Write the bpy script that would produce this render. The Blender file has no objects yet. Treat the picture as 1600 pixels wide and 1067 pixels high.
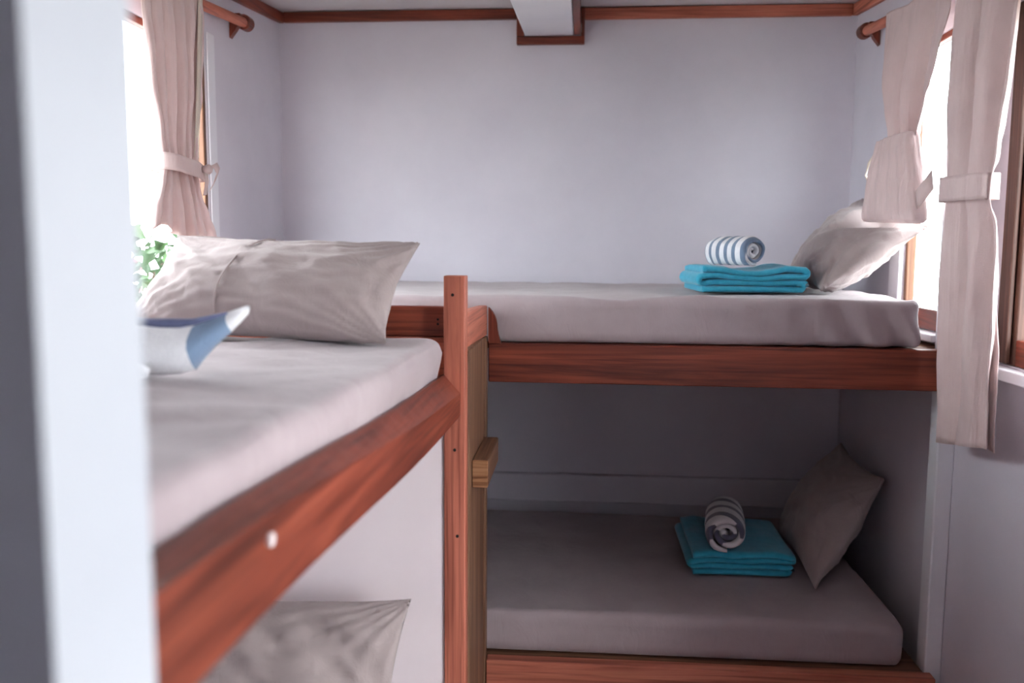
import bpy, bmesh, math, random
from mathutils import Vector, Matrix, noise
random.seed(4)
S = bpy.context.scene
COL = S.collection

# ------------------------------------------------------------------ camera, world, exposure
FPX = 1350.0
cam = bpy.data.cameras.new('camera')
cam.sensor_width = 36.0
cam.lens = FPX / 1600.0 * 36.0
cam.clip_start = 0.02
cam.dof.use_dof = True
cam.dof.focus_distance = 2.15
cam.dof.aperture_fstop = 2.4
co = bpy.data.objects.new('camera', cam)
COL.objects.link(co)
pitch = math.atan(145.5 / FPX); yaw = math.atan(105 / FPX); roll = 0.006
co.matrix_world = Matrix.Translation((0, 0, 1.45)) @ (
    Matrix.Rotation(yaw, 4, 'Z') @ Matrix.Rotation(math.pi / 2 - pitch, 4, 'X') @ Matrix.Rotation(roll, 4, 'Z'))
S.camera = co

w = bpy.data.worlds.new('overcast_sky'); S.world = w
w.use_nodes = True
bg = w.node_tree.nodes['Background']
bg.inputs['Color'].default_value = (0.93, 0.965, 1.0, 1)
bg.inputs['Strength'].default_value = 17.0
S.view_settings.view_transform = 'Standard'
S.view_settings.look = 'None'
S.view_settings.exposure = 0.0
S.view_settings.gamma = 1.0

# ------------------------------------------------------------------ materials
def srgb(r, g, b):
    f = lambda c: (c / 255 / 12.92) if c / 255 <= 0.04045 else ((c / 255 + 0.055) / 1.055) ** 2.4
    return (f(r), f(g), f(b), 1)

def newmat(name, rough=0.6, spec=0.3):
    m = bpy.data.materials.new(name); m.use_nodes = True
    nt = m.node_tree; b = nt.nodes['Principled BSDF']
    b.inputs['Roughness'].default_value = rough
    b.inputs['Specular IOR Level'].default_value = spec
    return m, nt, b

def coords(nt, scale, rot=(0, 0, 0)):
    tc = nt.nodes.new('ShaderNodeTexCoord'); mp = nt.nodes.new('ShaderNodeMapping')
    mp.inputs['Scale'].default_value = scale; mp.inputs['Rotation'].default_value = rot
    nt.links.new(tc.outputs['Object'], mp.inputs['Vector'])
    return mp.outputs['Vector']

def noise_tex(nt, vec, scale, detail=4, rough=0.55, dist=0.0):
    n = nt.nodes.new('ShaderNodeTexNoise')
    n.inputs['Scale'].default_value = scale; n.inputs['Detail'].default_value = detail
    n.inputs['Roughness'].default_value = rough; n.inputs['Distortion'].default_value = dist
    if vec is not None: nt.links.new(vec, n.inputs['Vector'])
    return n

def ramp(nt, fac, stops):
    r = nt.nodes.new('ShaderNodeValToRGB')
    e = r.color_ramp.elements
    while len(e) < len(stops): e.new(0.5)
    for i, (p, c) in enumerate(stops): e[i].position = p; e[i].color = c
    nt.links.new(fac, r.inputs['Fac'])
    return r.outputs['Color']

def bump(nt, b, h, strength, dist=0.01):
    n = nt.nodes.new('ShaderNodeBump')
    n.inputs['Strength'].default_value = strength; n.inputs['Distance'].default_value = dist
    nt.links.new(h, n.inputs['Height']); nt.links.new(n.outputs['Normal'], b.inputs['Normal'])

def mix(nt, fac, a, bcol, mode='MIX'):
    m = nt.nodes.new('ShaderNodeMix'); m.data_type = 'RGBA'; m.blend_type = mode
    if isinstance(fac, float): m.inputs[0].default_value = fac
    else: nt.links.new(fac, m.inputs[0])
    for k, v in ((6, a), (7, bcol)):
        if isinstance(v, tuple): m.inputs[k].default_value = v
        else: nt.links.new(v, m.inputs[k])
    return m.outputs[2]

def paint(name, c1, c2, rough=0.55, spec=0.25, bs=0.08):
    m, nt, b = newmat(name, rough, spec)
    v = coords(nt, (1, 1, 1))
    n = noise_tex(nt, v, 2.2, 5, 0.6)
    col = ramp(nt, n.outputs['Fac'], [(0.35, c1), (0.65, c2)])
    nt.links.new(col, b.inputs['Base Color'])
    f = noise_tex(nt, v, 60, 4, 0.6)
    bump(nt, b, f.outputs['Fac'], bs, 0.004)
    return m

def wood(name, dark, mid, light, axis, rough=0.42, spec=0.4, freq=1.0):
    m, nt, b = newmat(name, rough, spec)
    s = [26 * freq] * 3; s['XYZ'.index(axis)] = 1.3 * freq
    v = coords(nt, tuple(s))
    n = noise_tex(nt, v, 1.0, 6, 0.62, 0.9)
    s2 = [5 * freq] * 3; s2['XYZ'.index(axis)] = 0.9
    v2 = coords(nt, tuple(s2))
    n2 = noise_tex(nt, v2, 1.0, 3, 0.5, 1.2)
    c = ramp(nt, n.outputs['Fac'], [(0.28, dark), (0.5, mid), (0.74, light)])
    c2 = ramp(nt, n2.outputs['Fac'], [(0.3, (0.55, 0.5, 0.48, 1)), (0.6, (1, 1, 1, 1))])
    s3 = [120.0] * 3; s3['XYZ'.index(axis)] = 3.0
    n3 = noise_tex(nt, coords(nt, tuple(s3)), 1.0, 2, 0.5)
    c3 = ramp(nt, n3.outputs['Fac'], [(0.36, (0.45, 0.36, 0.32, 1)), (0.47, (1, 1, 1, 1))])
    col = mix(nt, 0.8, c, c2, 'MULTIPLY')
    col = mix(nt, 0.6, col, c3, 'MULTIPLY')
    nt.links.new(col, b.inputs['Base Color'])
    bump(nt, b, n3.outputs['Fac'], 0.25, 0.002)
    return m

def fabric(name, c1, c2, rough=0.85, weave=900, sheen=0.25, wr=0.35, translucent=0.0, crease=(1, 1, 0.5)):
    m, nt, b = newmat(name, rough, 0.12)
    v = coords(nt, (1, 1, 1))
    n = noise_tex(nt, v, 7, 4, 0.6)
    col = ramp(nt, n.outputs['Fac'], [(0.3, c1), (0.7, c2)])
    nt.links.new(col, b.inputs['Base Color'])
    b.inputs['Sheen Weight'].default_value = sheen
    wv = noise_tex(nt, v, weave, 2, 0.5)
    cr = noise_tex(nt, coords(nt, crease), 16, 5, 0.55, 1.5)
    mm = nt.nodes.new('ShaderNodeMath'); mm.operation = 'MULTIPLY_ADD'
    nt.links.new(wv.outputs['Fac'], mm.inputs[0]); mm.inputs[1].default_value = 0.12
    nt.links.new(cr.outputs['Fac'], mm.inputs[2])
    bump(nt, b, mm.outputs[0], wr, 0.012)
    if translucent:
        tr = nt.nodes.new('ShaderNodeBsdfTranslucent'); mx = nt.nodes.new('ShaderNodeMixShader')
        nt.links.new(col, tr.inputs['Color'])
        mx.inputs[0].default_value = translucent
        out = nt.nodes['Material Output']
        nt.links.new(b.outputs[0], mx.inputs[1]); nt.links.new(tr.outputs[0], mx.inputs[2])
        nt.links.new(mx.outputs[0], out.inputs['Surface'])
    return m

def terry(name, c1, c2, stripe=None):
    m, nt, b = newmat(name, 0.95, 0.05)
    v = coords(nt, (1, 1, 1))
    n = noise_tex(nt, v, 40, 5, 0.7)
    col = ramp(nt, n.outputs['Fac'], [(0.3, c1), (0.7, c2)])
    if stripe:
        at = nt.nodes.new('ShaderNodeUVMap')
        sp = nt.nodes.new('ShaderNodeSeparateXYZ'); nt.links.new(at.outputs['UV'], sp.inputs[0])
        ma = nt.nodes.new('ShaderNodeMath'); ma.operation = 'MULTIPLY_ADD'
        nt.links.new(sp.outputs['X'], ma.inputs[0]); ma.inputs[1].default_value = stripe[1]
        mb = nt.nodes.new('ShaderNodeMath'); mb.operation = 'MULTIPLY'
        nt.links.new(sp.outputs['Y'], mb.inputs[0]); mb.inputs[1].default_value = stripe[2]
        nt.links.new(mb.outputs[0], ma.inputs[2])
        fr = nt.nodes.new('ShaderNodeMath'); fr.operation = 'FRACT'; nt.links.new(ma.outputs[0], fr.inputs[0])
        mk = ramp(nt, fr.outputs[0], [(0.50, (0, 0, 0, 1)), (0.53, (1, 1, 1, 1)), (0.93, (1, 1, 1, 1)), (0.96, (0, 0, 0, 1))])
        col = mix(nt, mk, col, stripe[0])
    nt.links.new(col, b.inputs['Base Color'])
    b.inputs['Sheen Weight'].default_value = 0.4
    f = noise_tex(nt, v, 350, 3, 0.6)
    bump(nt, b, f.outputs['Fac'], 0.5, 0.004)
    return m

M = {}
M['wall'] = paint('white_wall_paint', srgb(207, 203, 213), srgb(217, 213, 222))
M['ceil'] = paint('ceiling_paint', srgb(200, 195, 196), srgb(215, 211, 212))
M['gloss'] = paint('white_gloss_paint', srgb(225, 225, 232), srgb(235, 235, 240), 0.35, 0.4, 0.03)
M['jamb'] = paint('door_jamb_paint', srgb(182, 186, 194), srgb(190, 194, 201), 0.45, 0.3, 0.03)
M['panel'] = paint('partition_paint', srgb(240, 227, 231), srgb(246, 234, 237), 0.5, 0.3, 0.04)
M['floor'] = wood('floor_wood', srgb(48, 32, 24), srgb(74, 50, 38), srgb(92, 64, 48), 'Y')
for ax in 'XYZ':
    M['red' + ax] = wood('red_brown_wood_' + ax, srgb(60, 24, 17), srgb(130, 60, 43), srgb(168, 88, 64), ax)
    M['org' + ax] = wood('orange_wood_' + ax, srgb(146, 76, 58), srgb(204, 120, 98), srgb(224, 148, 120), ax, 0.5)
    M['umber' + ax] = wood('umber_wood_' + ax, srgb(52, 32, 26), srgb(92, 62, 52), srgb(120, 86, 72), ax, 0.55)
    M['dull' + ax] = wood('dull_brown_wood_' + ax, srgb(84, 54, 40), srgb(128, 90, 68), srgb(152, 112, 86), ax, 0.6)
M['endgrain'] = wood('end_grain_wood', srgb(110, 70, 48), srgb(176, 128, 94), srgb(205, 160, 122), 'X', 0.8, 0.1, 2.0)
M['sheet'] = fabric('grey_mauve_sheet', srgb(162, 147, 150), srgb(172, 158, 161), wr=0.25)
M['pillow'] = fabric('taupe_pillowcase', srgb(160, 146, 145), srgb(173, 159, 157), wr=0.4)
M['curtain'] = fabric('cream_cotton_curtain', srgb(218, 195, 193), srgb(228, 206, 204), wr=0.75, translucent=0.10, crease=(0.8, 0.8, 0.08))
M['hem'] = fabric('curtain_hem', srgb(230, 218, 204), srgb(236, 225, 212), wr=0.1, translucent=0.25)
M['blue'] = terry('turquoise_terry', srgb(48, 160, 192), srgb(70, 184, 212))
SB = srgb(118, 136, 160)
M['stripe_ring'] = terry('striped_terry_rings', srgb(225, 224, 228), srgb(238, 237, 240), (SB, 0.35, 5.2))
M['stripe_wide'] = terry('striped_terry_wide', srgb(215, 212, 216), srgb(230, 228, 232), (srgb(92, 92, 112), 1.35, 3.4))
M['white_terry'] = terry('white_terry', srgb(228, 228, 232), srgb(240, 240, 243))
M['stripe_fold'] = terry('striped_terry_fold', srgb(228, 228, 232), srgb(240, 240, 243), (srgb(128, 150, 178), 1.0, 0.0))
M['navy'] = terry('slate_blue_terry', srgb(92, 98, 132), srgb(112, 118, 150))
M['metal'] = newmat('brushed_metal', 0.3, 0.5)[0]
M['metal'].node_tree.nodes['Principled BSDF'].inputs['Metallic'].default_value = 1.0
M['screw'] = paint('pale_filler', srgb(215, 205, 205), srgb(230, 222, 222))
M['dark'] = paint('dark_nail', srgb(30, 24, 22), srgb(45, 36, 32))
M['ground'] = paint('pale_ground', srgb(150, 146, 138), srgb(175, 170, 160), 0.9, 0.1)
M['bark'] = wood('bark', srgb(50, 38, 30), srgb(80, 64, 50), srgb(105, 86, 68), 'Z', 0.9)
M['leaf'] = paint('leaf_green', srgb(40, 62, 38), srgb(70, 96, 58), 0.5, 0.3)
M['petal'] = paint('pink_petal', srgb(205, 110, 120), srgb(225, 150, 155), 0.6, 0.2)
g, nt, b = newmat('window_glass', 0.02, 0.5)
tb = nt.nodes.new('ShaderNodeBsdfTransparent'); gl = nt.nodes.new('ShaderNodeBsdfGlossy'); mx = nt.nodes.new('ShaderNodeMixShader')
gl.inputs['Roughness'].default_value = 0.03; tb.inputs['Color'].default_value = (0.97, 0.99, 0.99, 1)
mx.inputs[0].default_value = 0.05
nt.links.new(tb.outputs[0], mx.inputs[1]); nt.links.new(gl.outputs[0], mx.inputs[2])
nt.links.new(mx.outputs[0], nt.nodes['Material Output'].inputs['Surface'])
M['glass'] = g

# ------------------------------------------------------------------ mesh helpers
def link(name, bm, mat, parent=None, smooth=False, label=None, cat=None, group=None, kind=None):
    """one bmesh in world coordinates -> one object with its origin at the base"""
    bmesh.ops.recalc_face_normals(bm, faces=bm.faces)
    xs = [v.co for v in bm.verts]
    lo = Vector((min(c.x for c in xs), min(c.y for c in xs), min(c.z for c in xs)))
    hi = Vector((max(c.x for c in xs), max(c.y for c in xs), max(c.z for c in xs)))
    o0 = Vector(((lo.x + hi.x) / 2, (lo.y + hi.y) / 2, lo.z))
    bmesh.ops.translate(bm, verts=bm.verts, vec=-o0)
    me = bpy.data.meshes.new(name); bm.to_mesh(me); bm.free()
    if smooth:
        for p in me.polygons: p.use_smooth = True
    me.materials.append(mat)
    o = bpy.data.objects.new(name, me); COL.objects.link(o)
    if parent:
        o.parent = parent
        pw = parent.location.copy(); q = parent.parent
        while q: pw = pw + q.location; q = q.parent
        o.location = o0 - pw
    else:
        o.location = o0
    if label: o['label'] = label
    if cat: o['category'] = cat
    if group: o['group'] = group
    if kind: o['kind'] = kind
    return o

def thing(name, loc, label, cat, group=None):
    o = bpy.data.objects.new(name, None); COL.objects.link(o)
    o.location = loc; o.empty_display_size = 0.1
    o['label'] = label; o['category'] = cat
    if group: o['group'] = group
    return o

def hexa(bm, c):
    """c: 8 corners, bottom loop 0-3, top loop 4-7"""
    v = [bm.verts.new(p) for p in c]
    for f in ((3, 2, 1, 0), (4, 5, 6, 7), (0, 1, 5, 4), (1, 2, 6, 5), (2, 3, 7, 6), (3, 0, 4, 7)):
        bm.faces.new([v[i] for i in f])
    return v

def boxc(x0, x1, y0, y1, z0, z1):
    return [(x0, y0, z0), (x1, y0, z0), (x1, y1, z0), (x0, y1, z0), (x0, y0, z1), (x1, y0, z1), (x1, y1, z1), (x0, y1, z1)]

def bev(bm, r, seg=2):
    if r > 0:
        bmesh.ops.bevel(bm, geom=list(bm.edges), offset=r, segments=seg, affect='EDGES', profile=0.5)

def board(name, dims, mat, parent=None, r=0.003, **k):
    bm = bmesh.new(); hexa(bm, dims if len(dims) == 8 else boxc(*dims)); bev(bm, r)
    return link(name, bm, mat, parent, **k)

def boxes(name, lst, mat, parent=None, **k):
    bm = bmesh.new()
    for d in lst: hexa(bm, boxc(*d) if len(d) == 6 else d)
    return link(name, bm, mat, parent, **k)

def tube(bm, pts, rad, n=14, cap=True):
    pts = [Vector(p) for p in pts]; rings = []
    rad = rad if isinstance(rad, (list, tuple)) else [rad] * len(pts)
    for i, p in enumerate(pts):
        t = (pts[min(i + 1, len(pts) - 1)] - pts[max(i - 1, 0)]).normalized()
        a = t.orthogonal() if abs(t.z) > 0.9 else t.cross(Vector((0, 0, 1))); a.normalize(); bb = t.cross(a)
        rings.append([bm.verts.new(p + (a * math.cos(q) + bb * math.sin(q)) * rad[i]) for q in [2 * math.pi * j / n for j in range(n)]])
    for r0, r1 in zip(rings, rings[1:]):
        for j in range(n): bm.faces.new((r0[j], r0[(j + 1) % n], r1[(j + 1) % n], r1[j]))
    if cap:
        bm.faces.new(rings[0]); bm.faces.new(rings[-1])

def fbm(p, s, o=3):
    return noise.fractal(Vector(p) * s, 1.0, 2.0, o)

# ------------------------------------------------------------------ the room
XL, XR, YB = -1.12, 0.96, 3.22
YF0, YF1 = 0.395, 0.495
CS = 0.09
TW = 0.03   # thin boarded side walls
def zc(y): return 2.31 + CS * (y - YB)

boxes('floor', [(-1.4, 1.3, -1.1, 3.4, -0.08, 0.0)], M['floor'], kind='structure')
boxes('ground', [(-14, 14, -14, 16, -0.5, -0.4)], M['ground'], kind='structure')
boxes('ceiling', [[(-1.3, -1.1, zc(-1.1)), (1.1, -1.1, zc(-1.1)), (1.1, 3.4, zc(3.4)), (-1.3, 3.4, zc(3.4)),
                   (-1.3, -1.1, zc(-1.1) + .06), (1.1, -1.1, zc(-1.1) + .06), (1.1, 3.4, zc(3.4) + .06), (-1.3, 3.4, zc(3.4) + .06)]],
      M['ceil'], kind='structure')
boxes('wall_back', [(-1.24, 1.08, YB, YB + 0.1, 0, 2.4)], M['wall'], kind='structure')
# left wall with one window opening Y 1.45-2.56, z 1.22-2.02
LW = (1.56, 2.565, 1.22, 2.03)
boxes('wall_left', [(XL - TW, XL, -1.0, LW[0], 0, 2.4), (XL - TW, XL, LW[1], YB, 0, 2.4),
                    (XL - TW, XL, LW[0], LW[1], 0, LW[2]), (XL - TW, XL, LW[0], LW[1], LW[3], 2.4)], M['wall'], kind='structure')
DY = (0.50, 1.10)     # out-of-frame door opening, added to light the left side of the room
# right wall: window by the pier Y 2.285-2.66, window beside the second curtain Y 1.0-2.04
RW1 = (2.305, 2.665, 1.235, 2.03); RW2 = (1.68, 2.04, 1.195, 1.98)
boxes('wall_right', [(XR, XR + TW, 0.42, DY[0], 0, 2.4), (XR, XR + TW, DY[0], DY[1], 1.85, 2.4), (XR, XR + TW, DY[1], RW2[0], 0, 2.4), (XR, XR + TW, RW2[1], RW1[0], 0, 2.4), (XR, XR + TW, RW1[1], YB, 0, 2.4),
                     (XR, XR + TW, RW1[0], RW1[1], 0, RW1[2]), (XR, XR + TW, RW1[0], RW1[1], RW1[3], 2.4),
                     (XR, XR + TW, RW2[0], RW2[1], 0, RW2[2]), (XR, XR + TW, RW2[0], RW2[1], RW2[3], 2.4)], M['wall'], kind='structure')
# front wall with the doorway the camera looks through; passage behind it is closed
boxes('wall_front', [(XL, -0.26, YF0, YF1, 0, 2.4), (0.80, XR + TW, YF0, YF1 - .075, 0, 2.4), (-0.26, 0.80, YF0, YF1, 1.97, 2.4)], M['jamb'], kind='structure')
boxes('wall_shade_stub', [(0.76, XR, 1.12, 1.20, 0, 2.4)], M['wall'], kind='structure')   # unseen short wall, added to keep side-door light off the lower bunk
boxes('wall_rear', [(-1.15, XR, -1.1, -1.0, 0, 2.4), (XR, XR + TW, -1.1, 0.394, 0, 2.4)], M['wall'], kind='structure')

# pier between the right-hand windows, partition between the lower bunks
board('trim_1', (0.917, XR, 2.243, 2.30, 0, 2.17), M['gloss'], r=0.004, kind='structure')
boxes('wall_partition', [(XL, -0.2865, 1.806, 1.820, 0, 1.138)], M['panel'], kind='structure')
board('baseboard_back', (XL + .002, XR - .002, YB - .035, YB, 0.50, 0.604), M['wall'], r=0.004, kind='structure')

# ceiling trims
def slope_board(name, x0, x1, y0, y1, h0, h1, mat, r=.003, **k):
    """board under the sloping ceiling, h0/h1 below the ceiling"""
    return board(name, [(x0, y0, zc(y0) - h1), (x1, y0, zc(y0) - h1), (x1, y1, zc(y1) - h1), (x0, y1, zc(y1) - h1),
                        (x0, y0, zc(y0) - h0), (x1, y0, zc(y0) - h0), (x1, y1, zc(y1) - h0), (x0, y1, zc(y1) - h0)], mat, r=r, **k)
board('trim_2', (XL + .022, -0.240, YB - .02, YB, 2.270, 2.306), M['redX'], kind='structure')
board('trim_3', (0.005, XR - .022, YB - .02, YB, 2.266, 2.306), M['orgX'], kind='structure')
slope_board('trim_4', XL, XL + .02, 0.5, YB, .002, .04, M['redY'], kind='structure')
slope_board('trim_5', XR - .02, XR, 0.5, YB, .002, .042, M['orgY'], kind='structure')
# boxed-in ceiling beam and its U-shaped wood surround on the back wall
beam = slope_board('ceiling_beam', -0.209, -0.034, 0.6, YB - .026, .002, .1, M['gloss'], r=.004, kind='structure')
slope_board('side_board', -0.033, -0.010, 0.6, YB - .026, .002, .097, M['redY'], parent=beam)
tu = board('trim_6', (-0.239, -0.212, YB - .024, YB, 2.208, 2.306), M['redZ'], kind='structure')
board('trim_7', (-0.008, 0.005, YB - .024, YB, 2.208, 2.306), M['redZ'], kind='structure')
tb_ = board('trim_8', (-0.239, 0.005, YB - .024, YB, 2.180, 2.2075), M['redX'], kind='structure')
board('metal_clip', (-.0098, -.0062, YB - .062, YB - .044, 2.214, 2.240), M['metal'], beam, r=.001)

# ------------------------------------------------------------------ windows
def window(name, side, yy, cas, fr, wm='dull', bars=()):
    """side -1 left wall, +1 right wall; yy=(y0,y1,z0,z1) opening"""
    y0, y1, z0, z1 = yy
    xw = XL if side < 0 else XR
    def bx(xa, xb, *r): return (min(xw + side * xa, xw + side * xb), max(xw + side * xa, xw + side * xb)) + r
    t = bpy.data.objects.new(name, None); COL.objects.link(t); t.location = (xw, (y0 + y1) / 2, z0); t['kind'] = 'structure'
    f = fr
    board('jamb', bx(.003, .029, y1 - f, y1 - .001, z0 + .001, z1 - .001), M[wm + 'Z'], t)
    board('jamb', bx(.003, .029, y0 + .001, y0 + f, z0 + .001, z1 - .001), M[wm + 'Z'], t)
    board('head', bx(.003, .029, y0 + f, y1 - f, z1 - f, z1 - .001), M['redY'], t)
    board('sill', bx(.003, .029, y0 + f, y1 - f, z0 + .001, z0 + f), M['redY'], t)
    for yb in bars: board('mullion', bx(.006, .024, yb - .02, yb + .02, z0 + f, z1 - f), M['orgZ'], t)
    boxes('pane', [bx(.020, .023, y0 + f, y1 - f, z0 + f, z1 - f)], M['glass'], t)
    return t
w1 = window('window_1', -1, LW, None, 0.02, bars=())
# white casing strip beside the left window
board('casing', (XL + .0005, XL + .005, 2.572, 2.625, 1.20, 2.085), M['gloss'], w1)
w2 = window('window_2', 1, RW1, None, 0.018)
board('casing', (XR - .014, XR - .001, 2.662, 2.745, 1.235, 2.085), M['gloss'], w2)
board('apron', (XR - .012, XR - .001, 2.305, 2.66, 1.236, 1.292), M['redY'], w2)
board('ledge', (XR - .05, XR - .001, 2.305, 2.655, 1.213, 1.233), M['gloss'], w2)
w3 = window('window_3', 1, RW2, None, 0.06, wm='umber')
board('casing', (XR - .012, XR - .001, 1.992, 2.04, 1.20, 1.99), M['umberZ'], w3)
board('ledge', (XR - .03, XR - .001, 1.68, 2.055, 1.165, 1.192), M['gloss'], w3)

# ------------------------------------------------------------------ bunk frames
B = thing('bunk_bed', (0.3, 2.7, 0), 'red-brown wooden bunk bed standing across the white back wall', 'bunk bed')
rail = board('upper_rail', [(-.236, 2.24, 1.100), (.914, 2.24, 1.096), (.914, 2.278, 1.096), (-.236, 2.278, 1.100),
                            (-.236, 2.24, 1.203), (.914, 2.24, 1.201), (.914, 2.278, 1.201), (-.236, 2.278, 1.203)], M['redX'], B)
board('upper_base', (XL + .004, XR - .004, 2.305, YB - .004, 1.182, 1.2), M['dullX'], B)
board('light_gap_board', (XL + .004, -.270, 1.898, 2.303, 1.183, 1.2), M['dullX'], B)  # added behind the headboard to block window light from the lower bunk
board('lower_rail', (-.236, .93, 2.20, 2.2385, 0.20, 0.352), M['orgX'], B)
board('lower_base', (XL + .004, .914, 2.24, YB - .04, 0.33, 0.350), M['dullX'], B)
board('post', (-.268, -.2375, 2.196, 2.238, 0, 1.222), M['dullZ'], B)
pl = board('side_plank', (-.264, -.243, 1.90, 2.1945, 0, 1.222), M['dullZ'], B)
rg = board('ladder_rung', (-.2425, -.205, 1.95, 2.20, .897, .962), M['dullY'], B, r=.004)
board('end_grain', (-.2415, -.206, 1.944, 1.952, .898, .961), M['endgrain'], rg, r=.001)
# gusset with a curved edge on top of the rail
bm = bmesh.new()
prof = [(-.2345, 1.2045), (-.2345, 1.298)]
for i in range(9):
    s = i / 8; prof.append((-.232 + .030 * (s ** 0.8) + .004 * math.sin(s * 5), 1.296 - .078 * s))
prof.append((-.201, 1.2045))
va = [bm.verts.new((x, 2.222, z)) for x, z in prof]; vb = [bm.verts.new((x, 2.2385, z)) for x, z in prof]
bm.faces.new(va); bm.faces.new(vb[::-1])
for i in range(len(prof)): j = (i + 1) % len(prof); bm.faces.new((va[i], va[j], vb[j], vb[i]))
link('gusset', bm, M['redZ'], B)

L = thing('bunk_bed', (-0.7, 1.2, 0), 'wooden bunk bed along the window wall with a square corner post', 'bunk bed')
post = board('post', (-.285, -.2395, 1.80, 1.8455, 0, 1.392), M['orgZ'], L, r=.002)
for z in (1.352, 1.02, .83):
    bm = bmesh.new(); tube(bm, [(-.262 + .006 * math.sin(z * 40), 1.8005, z), (-.262 + .006 * math.sin(z * 40), 1.7985, z)], .0035, 8); link('knot', bm, M['dark'], post)
# bevelled side rail
bm = bmesh.new()
def railsec(y, xo, xi, zb, zo, zi, xb):
    return [Vector((xo, y, zb)), Vector((xo, y, zo)), Vector((xi, y, zi)), Vector((xb, y, zi)), Vector((xb, y, zb))]
near = railsec(.50, -.281, -.316, 1.128, 1.221, 1.222, -.322); far = railsec(1.799, -.250, -.284, 1.091, 1.140, 1.180, -.290)
N = 24; secs = []
for i in range(N + 1):
    s = i / N; secs.append([bm.verts.new(a.lerp(b_, s) + Vector((0, 0, .004 * math.sin(s * 7)))) for a, b_ in zip(near, far)])
for a, b_ in zip(secs, secs[1:]):
    for j in range(5): k = (j + 1) % 5; bm.faces.new((a[j], a[k], b_[k], b_[j]))
bm.faces.new(secs[0]); bm.faces.new(secs[-1])
sr = link('side_rail', bm, M['redY'], L)
bm = bmesh.new(); tube(bm, [(-.2760, .735, 1.188), (-.2722, .735, 1.188)], .0065, 12); link('screw_plug', bm, M['screw'], sr)
board('headboard', (XL + .003, -.2655, 1.848, 1.876, 1.259, 1.324), M['redX'], L)
board('headboard_lower', (XL + .003, -.2655, 1.850, 1.876, 1.14, 1.2575), M['orgX'], L)
board('end_board', [(-.264, 1.8475, 1.236), (-.2395, 1.8475, 1.236), (-.2395, 2.236, 1.224), (-.264, 2.236, 1.224),
                    (-.264, 1.8475, 1.315), (-.2395, 1.8475, 1.315), (-.2395, 2.236, 1.302), (-.264, 2.236, 1.302)], M['orgY'], L)
board('upper_base', [(XL + .004, .50, 1.10), (-.325, .50, 1.10), (-.292, 1.798, 1.10), (XL + .004, 1.798, 1.10),
                     (XL + .004, .50, 1.118), (-.325, .50, 1.118), (-.292, 1.798, 1.118), (XL + .004, 1.798, 1.118)], M['dullY'], L)
board('lower_base', (XL + .004, -.30, .50, 1.804, .30, .325), M['dullY'], L)
board('lower_rail', (-.298, -.26, .50, 1.798, .20, .345), M['orgY'], L)
for z in (1.296, 1.286):
    bm = bmesh.new(); tube(bm, [(-.305, 1.849, z), (-.305, 1.8468, z)], .0028, 8); link('nail', bm, M['dark'], L)

# ------------------------------------------------------------------ mattresses
def mattress(name, c8, r, mat, label, seed, amp=.004, folds=None, div=(40, 30, 8)):
    """rounded, slightly wrinkled box mapped into the 8 given corners"""
    bm = bmesh.new()
    c8 = [Vector(c) for c in c8]
    sx = (c8[1] - c8[0]).length; sy = (c8[3] - c8[0]).length; sz = (c8[4] - c8[0]).length
    grid = {}
    nx, ny, nz = div
    def V(i, j, k):
        key = (i, j, k)
        if key in grid: return grid[key]
        def prm(t, n, s):   # cluster samples near the rounded edges
            t = t / n
            e = r * 1.2 / s
            if t <= .15: return t / .15 * e
            if t >= .85: return 1 - (1 - t) / .15 * e
            return e + (t - .15) / .7 * (1 - 2 * e)
        p = Vector((prm(i, nx, sx) * sx, prm(j, ny, sy) * sy, prm(k, nz, sz) * sz))
        inner = Vector((min(max(p.x, r), sx - r), min(max(p.y, r), sy - r), min(max(p.z, r), sz - r)))
        d = p - inner
        if d.length > 1e-6: p = inner + d.normalized() * r
        u, v, t = p.x / sx, p.y / sy, p.z / sz
        q = Vector((0, 0, 0))
        for ci, wgt in enumerate(((1-u)*(1-v)*(1-t), u*(1-v)*(1-t), u*v*(1-t), (1-u)*v*(1-t), (1-u)*(1-v)*t, u*(1-v)*t, u*v*t, (1-u)*v*t)):
            q += c8[ci] * wgt
        nrm = d.normalized() if d.length > 1e-6 else Vector((0, 0, 0))
        if t > .05:
            a = amp * fbm((q.x * .8 + seed, q.y * 1.6, q.z * 2), 5) * (0.4 + t)
            q += nrm * a + Vector((0, 0, amp * .7 * fbm((q.x + seed, q.y * 2.2, 0), 6) * t))
        if folds: q += folds(q, u, v, t)
        vv = bm.verts.new(q); grid[key] = vv; return vv
    def quad(a, b_, c, d): bm.faces.new((V(*a), V(*b_), V(*c), V(*d)))
    for i in range(nx):
        for j in range(ny):
            for k in (0, nz): quad((i, j, k), (i + 1, j, k), (i + 1, j + 1, k), (i, j + 1, k))
    for i in range(nx):
        for k in range(nz):
            for j in (0, ny): quad((i, j, k), (i + 1, j, k), (i + 1, j, k + 1), (i, j, k + 1))
    for j in range(ny):
        for k in range(nz):
            for i in (0, nx): quad((i, j, k), (i, j + 1, k), (i, j + 1, k + 1), (i, j, k + 1))
    return link(name, bm, mat, smooth=True, label=label, cat='mattress')

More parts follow.
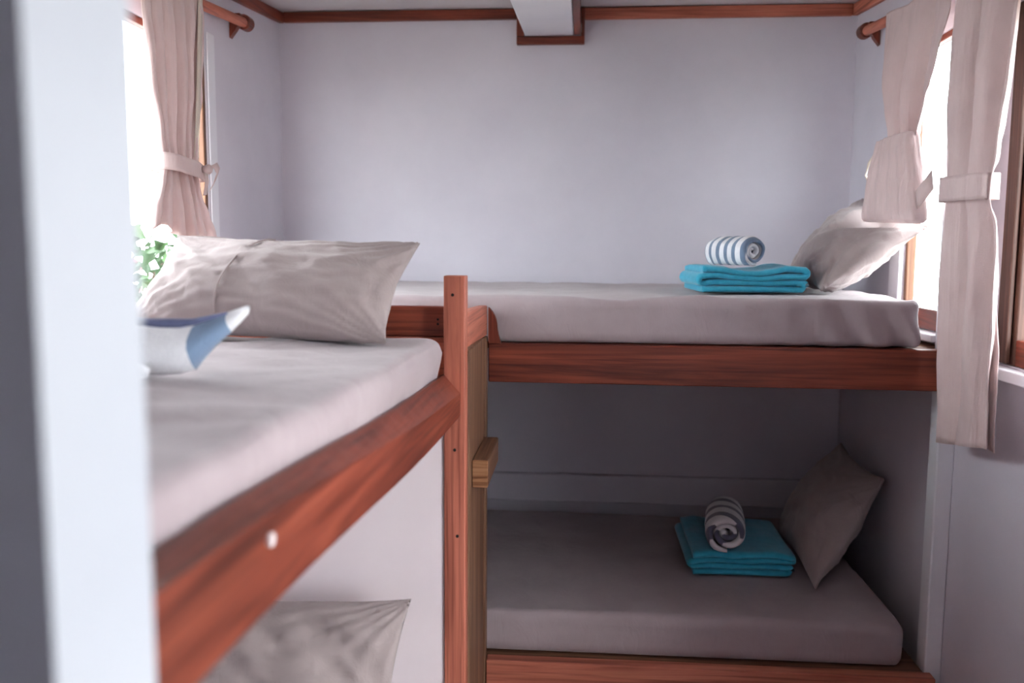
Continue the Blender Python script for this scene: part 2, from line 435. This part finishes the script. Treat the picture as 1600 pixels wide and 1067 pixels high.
def upfold(q, u, v, t):
    if v > .12: return Vector((0, 0, 0))
    s = max(0, (u - .72) / .28)
    return Vector((0, -.018 * s * math.sin(q.x * 62 + 1.5 * math.sin(q.z * 30)) * (1 - .6 * t) + .003 * math.sin(q.x * 14) * (1 - t), 0))
mattress('mattress', boxc(XL + .03, .866, 2.2505, 3.205, 1.2045, 1.326), .022, M['sheet'],
         'mattress in mauve-grey sheet on the upper bunk across the back wall', 1, .006, upfold, (110, 40, 12))
mattress('mattress', boxc(XL + .02, .868, 2.2485, 3.165, 0.3525, 0.472), .025, M['sheet'],
         'mattress in shadow on the lower bunk across the back wall', 7, .004, None, (70, 40, 10))
mattress('mattress', [(XL + .02, .51, 1.1195), (-.338, .51, 1.1195), (-.306, 1.79, 1.1195), (XL + .02, 1.79, 1.1195),
                      (XL + .02, .51, 1.262), (-.326, .51, 1.262), (-.275, 1.79, 1.262), (XL + .02, 1.79, 1.262)], .034, M['sheet'],
         'pale grey mattress on the upper bunk by the window, beside the square post', 13, .005, None, (50, 70, 10))
mattress('mattress', boxc(XL + .02, -.30, .51, 1.80, .3265, .445), .03, M['sheet'],
         'mattress on the lower bunk by the white partition', 19, .004, None, (30, 40, 8))

# ------------------------------------------------------------------ pillows
def pillow(corners, thick, seed, label, nrm_sign=1, n=56, pinch=.07, sag=0.0, belly=(0, 0), wr=1.0, floor_z=None, press=None):
    """corners: bottom-left, bottom-right, top-right, top-left as seen from the front"""
    BL, BR, TR, TL = [Vector(c) for c in corners]
    nrm = (BR - BL).cross(TL - BL).normalized() * nrm_sign
    bm = bmesh.new()
    def base(u, v):
        uu = u * (1 - pinch * (1 - v * v)); vv = v * (1 - pinch * 1.3 * (1 - u * u))
        a, c = (uu + 1) / 2, (vv + 1) / 2
        return BL * (1 - a) * (1 - c) + BR * a * (1 - c) + TR * a * c + TL * (1 - a) * c
    grids = []
    W = (BR - BL).length; H = (TL - BL).length
    for side in (1, -1):
        g_ = []
        for i in range(n + 1):
            row = []
            for j in range(n + 1):
                u = math.sin((i / n - .5) * math.pi) * .6 + (2 * i / n - 1) * .4
                v = math.sin((j / n - .5) * math.pi) * .6 + (2 * j / n - 1) * .4
                if side == -1 and (i in (0, n) or j in (0, n)):
                    row.append(grids[0][i][j]); continue
                pr = max(0, (1 - abs(u) ** 2.4)) ** .62 * max(0, (1 - abs(v) ** 2.2)) ** .62
                h = thick * .5 * pr * (1 + belly[0] * u + belly[1] * v)
                x, y = u * W * .5, v * H * .5
                # creases: long soft folds plus puckers along the seams
                edge = max(abs(u), abs(v)) ** 3
                cr = .010 * fbm((x * 1.2 + y * 1.8 + seed, (y - x) * .5, side * 3), 6, 3) * (pr ** .5)
                rd = math.atan2(abs(v) - 1.05, abs(u) - 1.05)
                cr += .0045 * math.sin(rd * 26 + 3 * fbm((x, y, seed), 8)) * edge * (1 - edge * .6)
                cr += .004 * fbm((x * 2.5 + seed, y * 6, side), 7, 2) * pr
                p = base(u, v) + nrm * side * (h + wr * cr * (0 if (i in (0, n) or j in (0, n)) else 1))
                if i in (0, n) or j in (0, n):
                    p += nrm * .007 * math.sin(7 * (x + y) * 3 + seed)
                p.z -= sag * (1 - u * u) * (v + 1) * .5
                if floor_z is not None and p.z < floor_z: p.z = floor_z
                if press: p.z = min(p.z, press(p))
                row.append(bm.verts.new(p))
            g_.append(row)
        grids.append(g_)
    for side, g_ in enumerate(grids):
        for i in range(n):
            for j in range(n):
                f = (g_[i][j], g_[i + 1][j], g_[i + 1][j + 1], g_[i][j + 1])
                bm.faces.new(f if side == 0 else f[::-1])
    o = link('pillow', bm, M['pillow'], smooth=True, label=label, cat='pillow')
    def surf(u, v, off=.003):
        pr = max(0, (1 - abs(u) ** 2.4)) ** .62 * max(0, (1 - abs(v) ** 2.2)) ** .62
        return base(u, v) + nrm * (thick * .5 * pr * (1 + belly[0] * u + belly[1] * v) + off)
    return o, surf

PL, surf = pillow([(-.955, 1.70, 1.272), (-.362, 1.60, 1.268), (-.330, 1.775, 1.462), (-.875, 1.83, 1.475)], .155, 3,
                  'taupe pillow leaning at the head of the pale mattress by the square post', belly=(0, -.25), floor_z=1.2655, wr=1.4)
bm = bmesh.new()
tube(bm, [surf(-.12 - .10 * s - .04 * math.sin(s * 4), .97 - 1.80 * s, .0015 + .002 * math.sin(s * 9)) for s in [k / 20 for k in range(21)]], .0022, 6)
link('flap_seam', bm, M['pillow'], PL, smooth=True)
pillow([(.645, 2.385, 1.345), (.675, 2.93, 1.345), (.930, 2.97, 1.622), (.940, 2.44, 1.516)], .155, 8,
       'taupe pillow propped against the window beneath the short tied curtain', nrm_sign=-1, belly=(.1, -.2), floor_z=1.3305, wr=1.5,
       press=lambda p: 1.514 + max(0, p.y - 2.70) * 1.3 + max(0, p.x - .90) * 1.2)
pillow([(.675, 2.42, .495), (.685, 2.93, .49), (.895, 2.97, .80), (.925, 2.62, .765)], .165, 15,
       'dark shaded pillow propped up on the lower bunk beside the rolled towel', nrm_sign=-1, belly=(.1, -.2), floor_z=.4765)
pillow([(-.93, 1.57, .452), (-.352, 1.57, .452), (-.345, 1.735, .713), (-.92, 1.735, .711)], .13, 22,
       'taupe pillow leaning on the white partition below the pale mattress', belly=(0, -.2), floor_z=.4485, wr=1.6)

# ------------------------------------------------------------------ folded turquoise towels
def folded_towel(loc, rz, W, D, H, seed, label, layers=4):
    bm = bmesh.new()
    th = H / layers
    cl = []                      # centre line in (x,z): outer wrap closed on the left, layers inside
    for k in range(layers):
        z = th * (k + .5)
        xl, xr = -W / 2 + th * .5, W / 2 - th * .5
        xr -= .010 * ((k * 7 + seed) % 3)
        m = 26
        pts = [(xl + (xr - xl) * i / m, z) for i in range(m + 1)]
        if k % 2 == 1: pts = pts[::-1]
        cl += pts
        if k < layers - 1:
            cx_ = pts[-1][0]; sg = 1 if k % 2 == 0 else -1
            for q in range(1, 6):
                a = -math.pi / 2 + math.pi * q / 6
                cl.append((cx_ + sg * math.cos(a) * th * .5, z + th * .5 + math.sin(a) * th * .5))
    n = len(cl); ny = 18; rings = []
    for jy in range(ny + 1):
        v = jy / ny; y = (v - .5) * D
        up, dn = [], []
        end = min(v, 1 - v)
        tk = th * .5 * (1.0 if end > .03 else (.55 + .45 * end / .03))
        for i, (x, z) in enumerate(cl):
            x0, z0 = cl[max(i - 1, 0)]; x1, z1 = cl[min(i + 1, n - 1)]
            t = Vector((x1 - x0, z1 - z0)).normalized(); nn = Vector((-t.y, t.x))
            wob = .006 * fbm((x * 3 + seed, y * 2, z * 9), 5, 2) * (z / H) + .004 * math.sin(x * 18 + seed + z * 40) * (z / H)
            yy = y + .006 * fbm((x * 4, z * 60, seed + v * .2), 2, 2)
            dip = -.018 * math.exp(-(x / .085) ** 2) * (z / H) ** 2
            droop = dip - .012 * (abs(x) / (W / 2)) ** 4 * (z / H)
            for lst, s in ((up, 1), (dn, -1)):
                lst.append(bm.verts.new((x + nn.x * tk * s * .97, yy, max(.0008, z + nn.y * tk * s * .97 + wob + droop))))
        rings.append((up, dn))
    for (u0, d0), (u1, d1) in zip(rings, rings[1:]):
        for i in range(n - 1):
            bm.faces.new((u0[i], u0[i + 1], u1[i + 1], u1[i])); bm.faces.new((d0[i], d1[i], d1[i + 1], d0[i + 1]))
        bm.faces.new((u0[0], u1[0], d1[0], d0[0])); bm.faces.new((u0[-1], d0[-1], d1[-1], u1[-1]))
    for (u, d) in (rings[0], rings[-1]):
        for i in range(n - 1): bm.faces.new((u[i], d[i], d[i + 1], u[i + 1]))
    bmesh.ops.transform(bm, verts=bm.verts, matrix=Matrix.Translation(loc) @ Matrix.Rotation(rz, 4, 'Z'))
    return link('folded_towel', bm, M['blue'], smooth=True, label=label, cat='towel')
folded_towel((.472, 2.560, 1.3320), math.radians(3), .305, .30, .078, 2, 'turquoise folded towel on the sunlit upper bunk beside the pillow')
folded_towel((.500, 2.72, .4780), math.radians(0), .315, .36, .080, 5, 'turquoise folded towel in the shade of the lower bunk')

# ------------------------------------------------------------------ rolled striped towels
def rolled_towel(loc, axis_angle, R_, Ln, turns, mat, label, seed, tilt=0.0):
    bm = bmesh.new(); uvl = bm.loops.layers.uv.new('UVMap')
    th = R_ / (turns + .35)
    m = int(turns * 30); nl = 22; cl = []; length = 0; prev = None
    for i in range(m + 1):
        a = i / 30 * 2 * math.pi
        r = th * .42 + th * a / (2 * math.pi)
        p = (r * math.cos(a + seed), r * math.sin(a + seed) * .93)
        if prev: length += math.hypot(p[0] - prev[0], p[1] - prev[1])
        prev = p; cl.append((p, length))
    rings = []
    for k in range(nl + 1):
        v = k / nl; end = min(v, 1 - v)
        tk = th * .5 * (1 if end > .05 else .5 + .5 * end / .05)
        o_, i_ = [], []
        for i, (p, ln) in enumerate(cl):
            n = Vector((p[0], p[1] / .93)).normalized()
            frac = i / m
            bulge = 1 - .10 * (abs(2 * v - 1) ** 3)
            x = (v - .5) * Ln * (1 - .10 * (1 - frac)) + .004 * fbm((p[0] * 30, p[1] * 30, seed + round(v)), 1, 2) + (.010 * (1 - frac) * (1 if v > .5 else -1)) * -1
            sq = .0035 * fbm((v * 4, i * .06, seed), 1.3, 2)
            for lst, s in ((o_, 1), (i_, -1)):
                q = Vector((p[0] + n.x * (tk * s * .96 + sq), p[1] + n.y * (tk * s * .96 + sq))) * bulge
                lst.append(bm.verts.new((x, q.x, max(q.y, -R_ * .86))))
        rings.append((o_, i_))
    def face(vs, uvs):
        f = bm.faces.new(vs)
        for l, uv in zip(f.loops, uvs): l[uvl].uv = uv
    for k in range(nl):
        v0, v1 = k / nl, (k + 1) / nl
        (o0, i0), (o1, i1) = rings[k], rings[k + 1]
        for i in range(m):
            a, c = cl[i][1] * 6, cl[i + 1][1] * 6
            face((o0[i], o0[i + 1], o1[i + 1], o1[i]), ((a, v0), (c, v0), (c, v1), (a, v1)))
            face((i0[i], i1[i], i1[i + 1], i0[i + 1]), ((a, v0), (a, v1), (c, v1), (c, v0)))
        for i in (0, m):
            a = cl[i][1] * 6
            face((o0[i], o1[i], i1[i], i0[i]), ((a, v0), (a, v1), (a, v1), (a, v0)))
    for k in (0, nl):
        o_, i_ = rings[k]; v = k / nl
        for i in range(m):
            a, c = cl[i][1] * 6, cl[i + 1][1] * 6
            face((o_[i], i_[i], i_[i + 1], o_[i + 1]), ((a, v), (a, v), (c, v), (c, v)))
    lowz = min(v.co.z for v in bm.verts)
    bmesh.ops.transform(bm, verts=bm.verts, matrix=Matrix.Translation(Vector(loc) - Vector((0, 0, lowz))) @ Matrix.Rotation(axis_angle, 4, 'Z') @ Matrix.Rotation(tilt, 4, 'Y'))
    return link('rolled_towel', bm, mat, smooth=True, label=label, cat='towel')
rolled_towel((.443, 2.53, 1.4065), math.radians(-60), .045, .18, 2.6, M['stripe_ring'],
             'white rolled towel with thin blue-grey rings on the sunlit turquoise towel', 1.0)
rolled_towel((.466, 2.655, .556), math.radians(-98), .059, .26, 2.4, M['stripe_wide'],
             'white rolled towel with broad dark stripes on the shaded turquoise towel', 2.2)

# striped hand towel standing folded on the pale mattress, its corner pointing up
bm = bmesh.new(); uvl = bm.loops.layers.uv.new('UVMap')
prof = [(-.800, 1.352, 1.275), (-.700, 1.345, 1.270), (-.640, 1.338, 1.2655), (-.600, 1.334, 1.2650), (-.575, 1.333, 1.2655),
        (-.555, 1.336, 1.272), (-.542, 1.340, 1.290), (-.530, 1.347, 1.306), (-.512, 1.356, 1.324), (-.500, 1.360, 1.340), (-.495, 1.3625, 1.350)]
rings = []
for i, (x, zt, zb) in enumerate(prof):
    s = i / (len(prof) - 1)
    yb = 1.175 + .05 * s + (.03 * s * s)
    T_ = .040 * (1 - s) ** .7 + .006
    ring = []
    for q in range(16):
        a = 2 * math.pi * q / 16
        zz = (zt + zb) / 2 + (zt - zb) / 2 * math.sin(a)
        wd = T_ * (1 if math.sin(a) < .2 else (1 - .75 * (math.sin(a) - .2) / .8))
        ring.append(bm.verts.new((x + .004 * math.sin(a * 2), yb + wd * math.cos(a), zz + .002 * fbm((x * 20, a, 0), 2, 2))))
    rings.append(ring)
mask = [0, 0, 0, 0, .0, .0, .7, .7, .7, .0, .0]
for i in range(len(prof) - 1):
    for q in range(16):
        f = bm.faces.new((rings[i][q], rings[i + 1][q], rings[i + 1][(q + 1) % 16], rings[i][(q + 1) % 16]))
        m_ = .7 if i in (5, 6, 7) else .1
        for l in f.loops: l[uvl].uv = (m_, 0)
for r_ in (rings[0], rings[-1]): bm.faces.new(r_)
HT = link('hand_towel', bm, M['stripe_fold'], smooth=True, label='white and slate-blue towel folded to an upturned point on the pale mattress', cat='towel')
bm = bmesh.new()
tube(bm, [(-.80, 1.210, 1.337), (-.70, 1.207, 1.339), (-.62, 1.207, 1.336), (-.56, 1.213, 1.340), (-.515, 1.230, 1.352)], [.014, .013, .010, .006, .003], 12)
link('back_fold', bm, M['navy'], HT, smooth=True)
bm = bmesh.new()
tube(bm, [(-.80, 1.128, 1.284), (-.70, 1.126, 1.283), (-.64, 1.130, 1.282), (-.605, 1.136, 1.279), (-.592, 1.140, 1.276)], [.019, .018, .016, .012, .006], 12)
link('front_fold', bm, M['white_terry'], HT, smooth=True)

# ------------------------------------------------------------------ curtain rods
def rod(x, y0, y1, z1, xw, label, sgn):
    slope = CS
    t = thing('curtain_rod', (x, y1, z1), label, 'curtain rod')
    bm = bmesh.new(); tube(bm, [(x, y0, z1 - slope * (y1 - y0)), (x, y1, z1)], .0155, 18); link('pole', bm, M['orgY'], t, smooth=False)
    # turned end cap and wall bracket
    bm = bmesh.new(); tube(bm, [(x, y1 - .028, z1 - .001), (x, y1 - .024, z1), (x, y1 + .012, z1 + .001), (x, y1 + .022, z1 + .001)], [.019, .024, .024, .015], 18)
    link('end_cap', bm, M['redY'], t, smooth=False)
    bm = bmesh.new()
    pr = [(xw, z1 + .020), (x, z1 + .020), (x + sgn * .006, z1 - .010), (x - sgn * .012, z1 - .024), (xw + sgn * .02, z1 - .030), (xw, z1 - .055)]
    va = [bm.verts.new((a, y1 - .052, c)) for a, c in pr]; vb = [bm.verts.new((a, y1 - .030, c)) for a, c in pr]
    bm.faces.new(va); bm.faces.new(vb[::-1])
    for i in range(6): j = (i + 1) % 6; bm.faces.new((va[i], va[j], vb[j], vb[i]))
    link('bracket', bm, M['redZ'], t)
    return t
rod(-1.083, 1.35, 2.80, 2.164, XL + .002, 'orange-brown wooden curtain rod on the wall above the bunk with the square post', 1)
rod(.924, 0.80, 3.02, 2.166, XR - .002, 'orange-brown wooden curtain rod carrying two tied curtains', -1)

# ------------------------------------------------------------------ curtains
def lerp_rows(rows, z):
    if z >= rows[0][0]: return rows[0][1:]
    for a, b_ in zip(rows, rows[1:]):
        if b_[0] <= z <= a[0]:
            s = (a[0] - z) / (a[0] - b_[0]); s = s * s * (3 - 2 * s) * .5 + s * .5
            return [p + (q - p) * s for p, q in zip(a[1:], b_[1:])]
    return rows[-1][1:]

def curtain_mesh(rows, x0, nf, seed, nz=70, ns=150, bot=None, dirx=1, z_top_slope=0.0, room=-1):
    """rows: (z, y0, y1, fold depth, x offset); folds run along z"""
    bm = bmesh.new(); zt, zb = rows[0][0], rows[-1][0]; g_ = []
    for k in range(nz + 1):
        row = []
        for s_ in range(ns + 1):
            s = s_ / ns
            z = zt + (zb - zt) * k / nz
            y0, y1, amp, xo = lerp_rows(rows, z)
            y = y0 + (y1 - y0) * s
            ph = seed + .8 * fbm((s * 3, z * 1.5, seed), 1, 2)
            fold = 1 - 2 * (1 - abs(math.sin(math.pi * nf * s + ph * .5))) ** 1.8      # broad crests, narrow valleys
            x = x0 + dirx * xo + room * amp * fold * (.75 + .25 * math.sin(s * 11 + seed)) + .006 * fbm((y * 6, z * 3, seed), 2, 3)
            y += .25 * amp * math.cos(2 * math.pi * nf * s * 1 + ph)
            zz = z + z_top_slope * (y - y1) * (1 - k / nz)
            if bot: zz += bot(s) * (k / nz) ** 4
            row.append(bm.verts.new((x, y, zz)))
        g_.append(row)
    for a, b_ in zip(g_, g_[1:]):
        for i in range(ns): bm.faces.new((a[i], a[i + 1], b_[i + 1], b_[i]))
    return bm

def solid(o, t=.002):
    m = o.modifiers.new('cloth', 'SOLIDIFY'); m.thickness = t; m.offset = 0
    return o

def band(zlo, zhi, yc, ry, xc, rx, seed, tilt=0.0, n=60):
    bm = bmesh.new(); g_ = []
    for k in range(7):
        z = zlo + (zhi - zlo) * k / 6; row = []
        for i in range(n):
            a = 2 * math.pi * i / n
            sx = math.copysign(abs(math.cos(a)) ** .7, math.cos(a)); sy = math.copysign(abs(math.sin(a)) ** .85, math.sin(a))
            w = .002 * math.sin(a * 7 + seed)
            row.append(bm.verts.new((xc + (rx + w) * sx, yc + ry * sy, z + tilt * sy * ry)))
        g_.append(row)
    for a, b_ in zip(g_, g_[1:]):
        for i in range(n): j = (i + 1) % n; bm.faces.new((a[i], a[j], b_[j], b_[i]))
    return bm

def ribbon(pts, w, vec):
    bm = bmesh.new(); vec = Vector(vec).normalized() * w / 2; pts = [Vector(p) for p in pts]
    a = [bm.verts.new(p + vec) for p in pts]; b_ = [bm.verts.new(p - vec) for p in pts]
    for i in range(len(pts) - 1): bm.faces.new((a[i], a[i + 1], b_[i + 1], b_[i]))
    return bm

# curtain on the wall beside the long bunk
C1 = thing('curtain', (-1.05, 2.2, 1.47), 'cream cotton curtain tied with a bow above the taupe pillow near the square post', 'curtain')
bm = curtain_mesh([(2.135, 2.040, 2.375, .010, 0), (2.05, 2.045, 2.385, .014, 0), (1.86, 2.07, 2.355, .016, 0), (1.72, 2.095, 2.315, .018, 0), (1.655, 2.112, 2.305, .016, 0),
                   (1.61, 2.095, 2.325, .018, 0), (1.55, 2.05, 2.365, .020, 0.004), (1.49, 2.03, 2.405, .022, 0.006)], -1.050, 5.5, 1.0, z_top_slope=CS,
                  bot=lambda s: -.018 * s + .02 * math.sin(s * 9) * (1 - s), room=1)
solid(link('cloth', bm, M['curtain'], C1, smooth=True))
bm = ribbon([(-1.040, 2.362 - .055 * s ** 1.2, 2.12 - .43 * s) for s in [k / 16 for k in range(17)]], .026, (0, 1, 0))
solid(link('hem', bm, M['hem'], C1, smooth=True))
solid(link('tieback', band(1.632, 1.674, 2.208, .108, -1.045, .040, 0, -.08), M['curtain'], C1, smooth=True))
bm = bmesh.new(); tube(bm, [(-1.004, 2.262, 1.652), (-.994, 2.275, 1.655), (-1.0, 2.29, 1.652)], [.008, .014, .008], 10); link('knot', bm, M['curtain'], C1, smooth=True)
bm = ribbon([(-1.0, 2.275, 1.652), (-.985, 2.30, 1.668), (-.985, 2.318, 1.655), (-.995, 2.315, 1.625), (-1.0, 2.300, 1.605)], .026, (0, .6, .5)); solid(link('bow_loop', bm, M['curtain'], C1, smooth=True))
bm = ribbon([(-1.0, 2.27, 1.650), (-.990, 2.255, 1.620), (-.992, 2.245, 1.585)], .022, (0, 1, .2)); solid(link('bow_tail', bm, M['curtain'], C1, smooth=True))

# short curtain by the upper pillow: gathered and folded up into a pouch
C2 = thing('curtain', (.88, 2.45, 1.53), 'short cream curtain folded up and tied above the pillow by the window', 'curtain')
bm = curtain_mesh([(2.140, 2.238, 2.70, .009, 0), (2.07, 2.238, 2.695, .013, 0.0), (1.95, 2.262, 2.67, .026, .002), (1.84, 2.315, 2.625, .028, .004), (1.765, 2.350, 2.585, .024, .006),
                   (1.735, 2.355, 2.580, .010, .020), (1.70, 2.37, 2.57, .006, .022)], .891, 2.4, 2.6, z_top_slope=CS, dirx=-1)
solid(link('cloth', bm, M['curtain'], C2, smooth=True))
# gathered pouch below the tie: one closed soft bag with pleats at its window side
prof = [(1.757, 2.468, .118, .024), (1.745, 2.468, .122, .028), (1.70, 2.470, .140, .032), (1.64, 2.474, .166, .035), (1.585, 2.476, .190, .036), (1.55, 2.476, .204, .036), (1.535, 2.476, .206, .032), (1.528, 2.476, .202, .022), (1.526, 2.476, .19, .008)]
bm = bmesh.new(); g_ = []; n = 120
for k in range(len(prof) * 5 - 4):
    i, f = divmod(k, 5); f /= 5
    p0 = prof[i]; p1 = prof[min(i + 1, len(prof) - 1)]
    z, yc, ry, rx = [a + (c - a) * f for a, c in zip(p0, p1)]
    row = []
    for j in range(n):
        a = 2 * math.pi * j / n
        sx = math.copysign(abs(math.cos(a)) ** .6, math.cos(a)); sy = math.copysign(abs(math.sin(a)) ** .8, math.sin(a))
        pl_ = .0045 * math.sin(a * 16 + z * 9) * (0.25 + .75 * max(0, sy)) + .007 * fbm((sy * 1.6, z * 5, sx), 2, 2)
        x = .854 + (rx + pl_) * sx
        row.append(bm.verts.new((min(x, .886), yc + (ry + pl_ * .4) * sy, z + .008 * sy * (1.757 - z) / .23)))
    g_.append(row)
for a, c in zip(g_, g_[1:]):
    for j in range(n): bm.faces.new((a[j], a[(j + 1) % n], c[(j + 1) % n], c[j]))
bm.faces.new(g_[0]); bm.faces.new(g_[-1])
link('pouch', bm, M['curtain'], C2, smooth=True)
bm = bmesh.new()
tube(bm, [(.862, 2.60, 1.735), (.850, 2.63, 1.728), (.845, 2.665, 1.705), (.845, 2.685, 1.672), (.848, 2.672, 1.655), (.85, 2.65, 1.655)], .0035, 8)
link('tie_string', bm, M['hem'], C2, smooth=True)
bm = ribbon([(.85, 2.30, 1.575), (.845, 2.27, 1.582), (.85, 2.245, 1.600), (.862, 2.23, 1.625)], .05, (0, .35, 1)); solid(link('side_tie', bm, M['curtain'], C2, smooth=True))

# long curtain hanging in front of the pier
C3 = thing('curtain', (.86, 2.0, .99), 'long cream curtain with a wide tieback hanging in front of the white pier', 'curtain')
bm = curtain_mesh([(2.085, 1.855, 2.185, .009, 0), (2.0, 1.860, 2.182, .024, 0), (1.80, 1.885, 2.172, .028, .002), (1.66, 1.915, 2.160, .020, .004), (1.62, 1.925, 2.155, .010, .008), (1.57, 1.925, 2.153, .010, .008),
                   (1.52, 1.900, 2.158, .020, .002), (1.40, 1.878, 2.163, .026, .003), (1.20, 1.880, 2.158, .018, .003), (1.00, 1.880, 2.150, .007, .004)], .876, 2.3, 4.4, z_top_slope=CS, dirx=-1, bot=lambda s: .03 - .045 * s)
solid(link('cloth', bm, M['curtain'], C3, smooth=True))
bm = curtain_mesh([(1.45, 1.965, 1.99, .002, 0), (1.30, 1.925, 1.985, .003, .0), (1.15, 1.90, 1.98, .004, .0), (1.02, 1.890, 1.975, .004, 0)], .896, 1.5, 2.0, nz=40, ns=40)
solid(link('back_layer', bm, M['curtain'], C3, smooth=True))
solid(link('tieback', band(1.562, 1.618, 2.042, .112, .866, .036, 2, 0.02), M['curtain'], C3, smooth=True))

# ------------------------------------------------------------------ shrub outside the window by the long bunk
SH = thing('flowering_shrub', (-1.85, 3.25, -.4), 'dark leafy shrub with pink flowers outside the window behind the bow-tied curtain', 'shrub')
bm = bmesh.new()
for k in range(5):
    a = k * 1.3
    tube(bm, [(-1.85, 3.25, -.4), (-1.85 + .08 * math.cos(a), 3.25 + .1 * math.sin(a), .5), (-1.85 + .2 * math.cos(a), 3.25 + .25 * math.sin(a), 1.35)], [.02, .014, .005], 6)
link('stem', bm, M['bark'], SH)
def leaves(n, mat, name, size, zlo, zhi):
    bm = bmesh.new()
    for _ in range(n):
        a = random.random() * 6.28; r = random.random() ** .5
        c = Vector((-1.85 + .28 * r * math.cos(a), 3.25 + .4 * r * math.sin(a), random.uniform(zlo, zhi)))
        d = Vector((random.uniform(-1, 1), random.uniform(-1, 1), random.uniform(-.4, .8))).normalized()
        s_ = d.orthogonal().normalized(); l = size * random.uniform(.7, 1.3); u_ = d.cross(s_) * l * .1
        v = [bm.verts.new(p) for p in (c, c + d * l * .5 + s_ * l * .25 + u_, c + d * l, c + d * l * .5 - s_ * l * .25 + u_)]
        bm.faces.new(v)
    return link(name, bm, mat, SH, kind='stuff')
leaves(700, M['leaf'], 'foliage', .09, .3, 1.52)
leaves(40, M['petal'], 'blossom', .05, 1.1, 1.42)
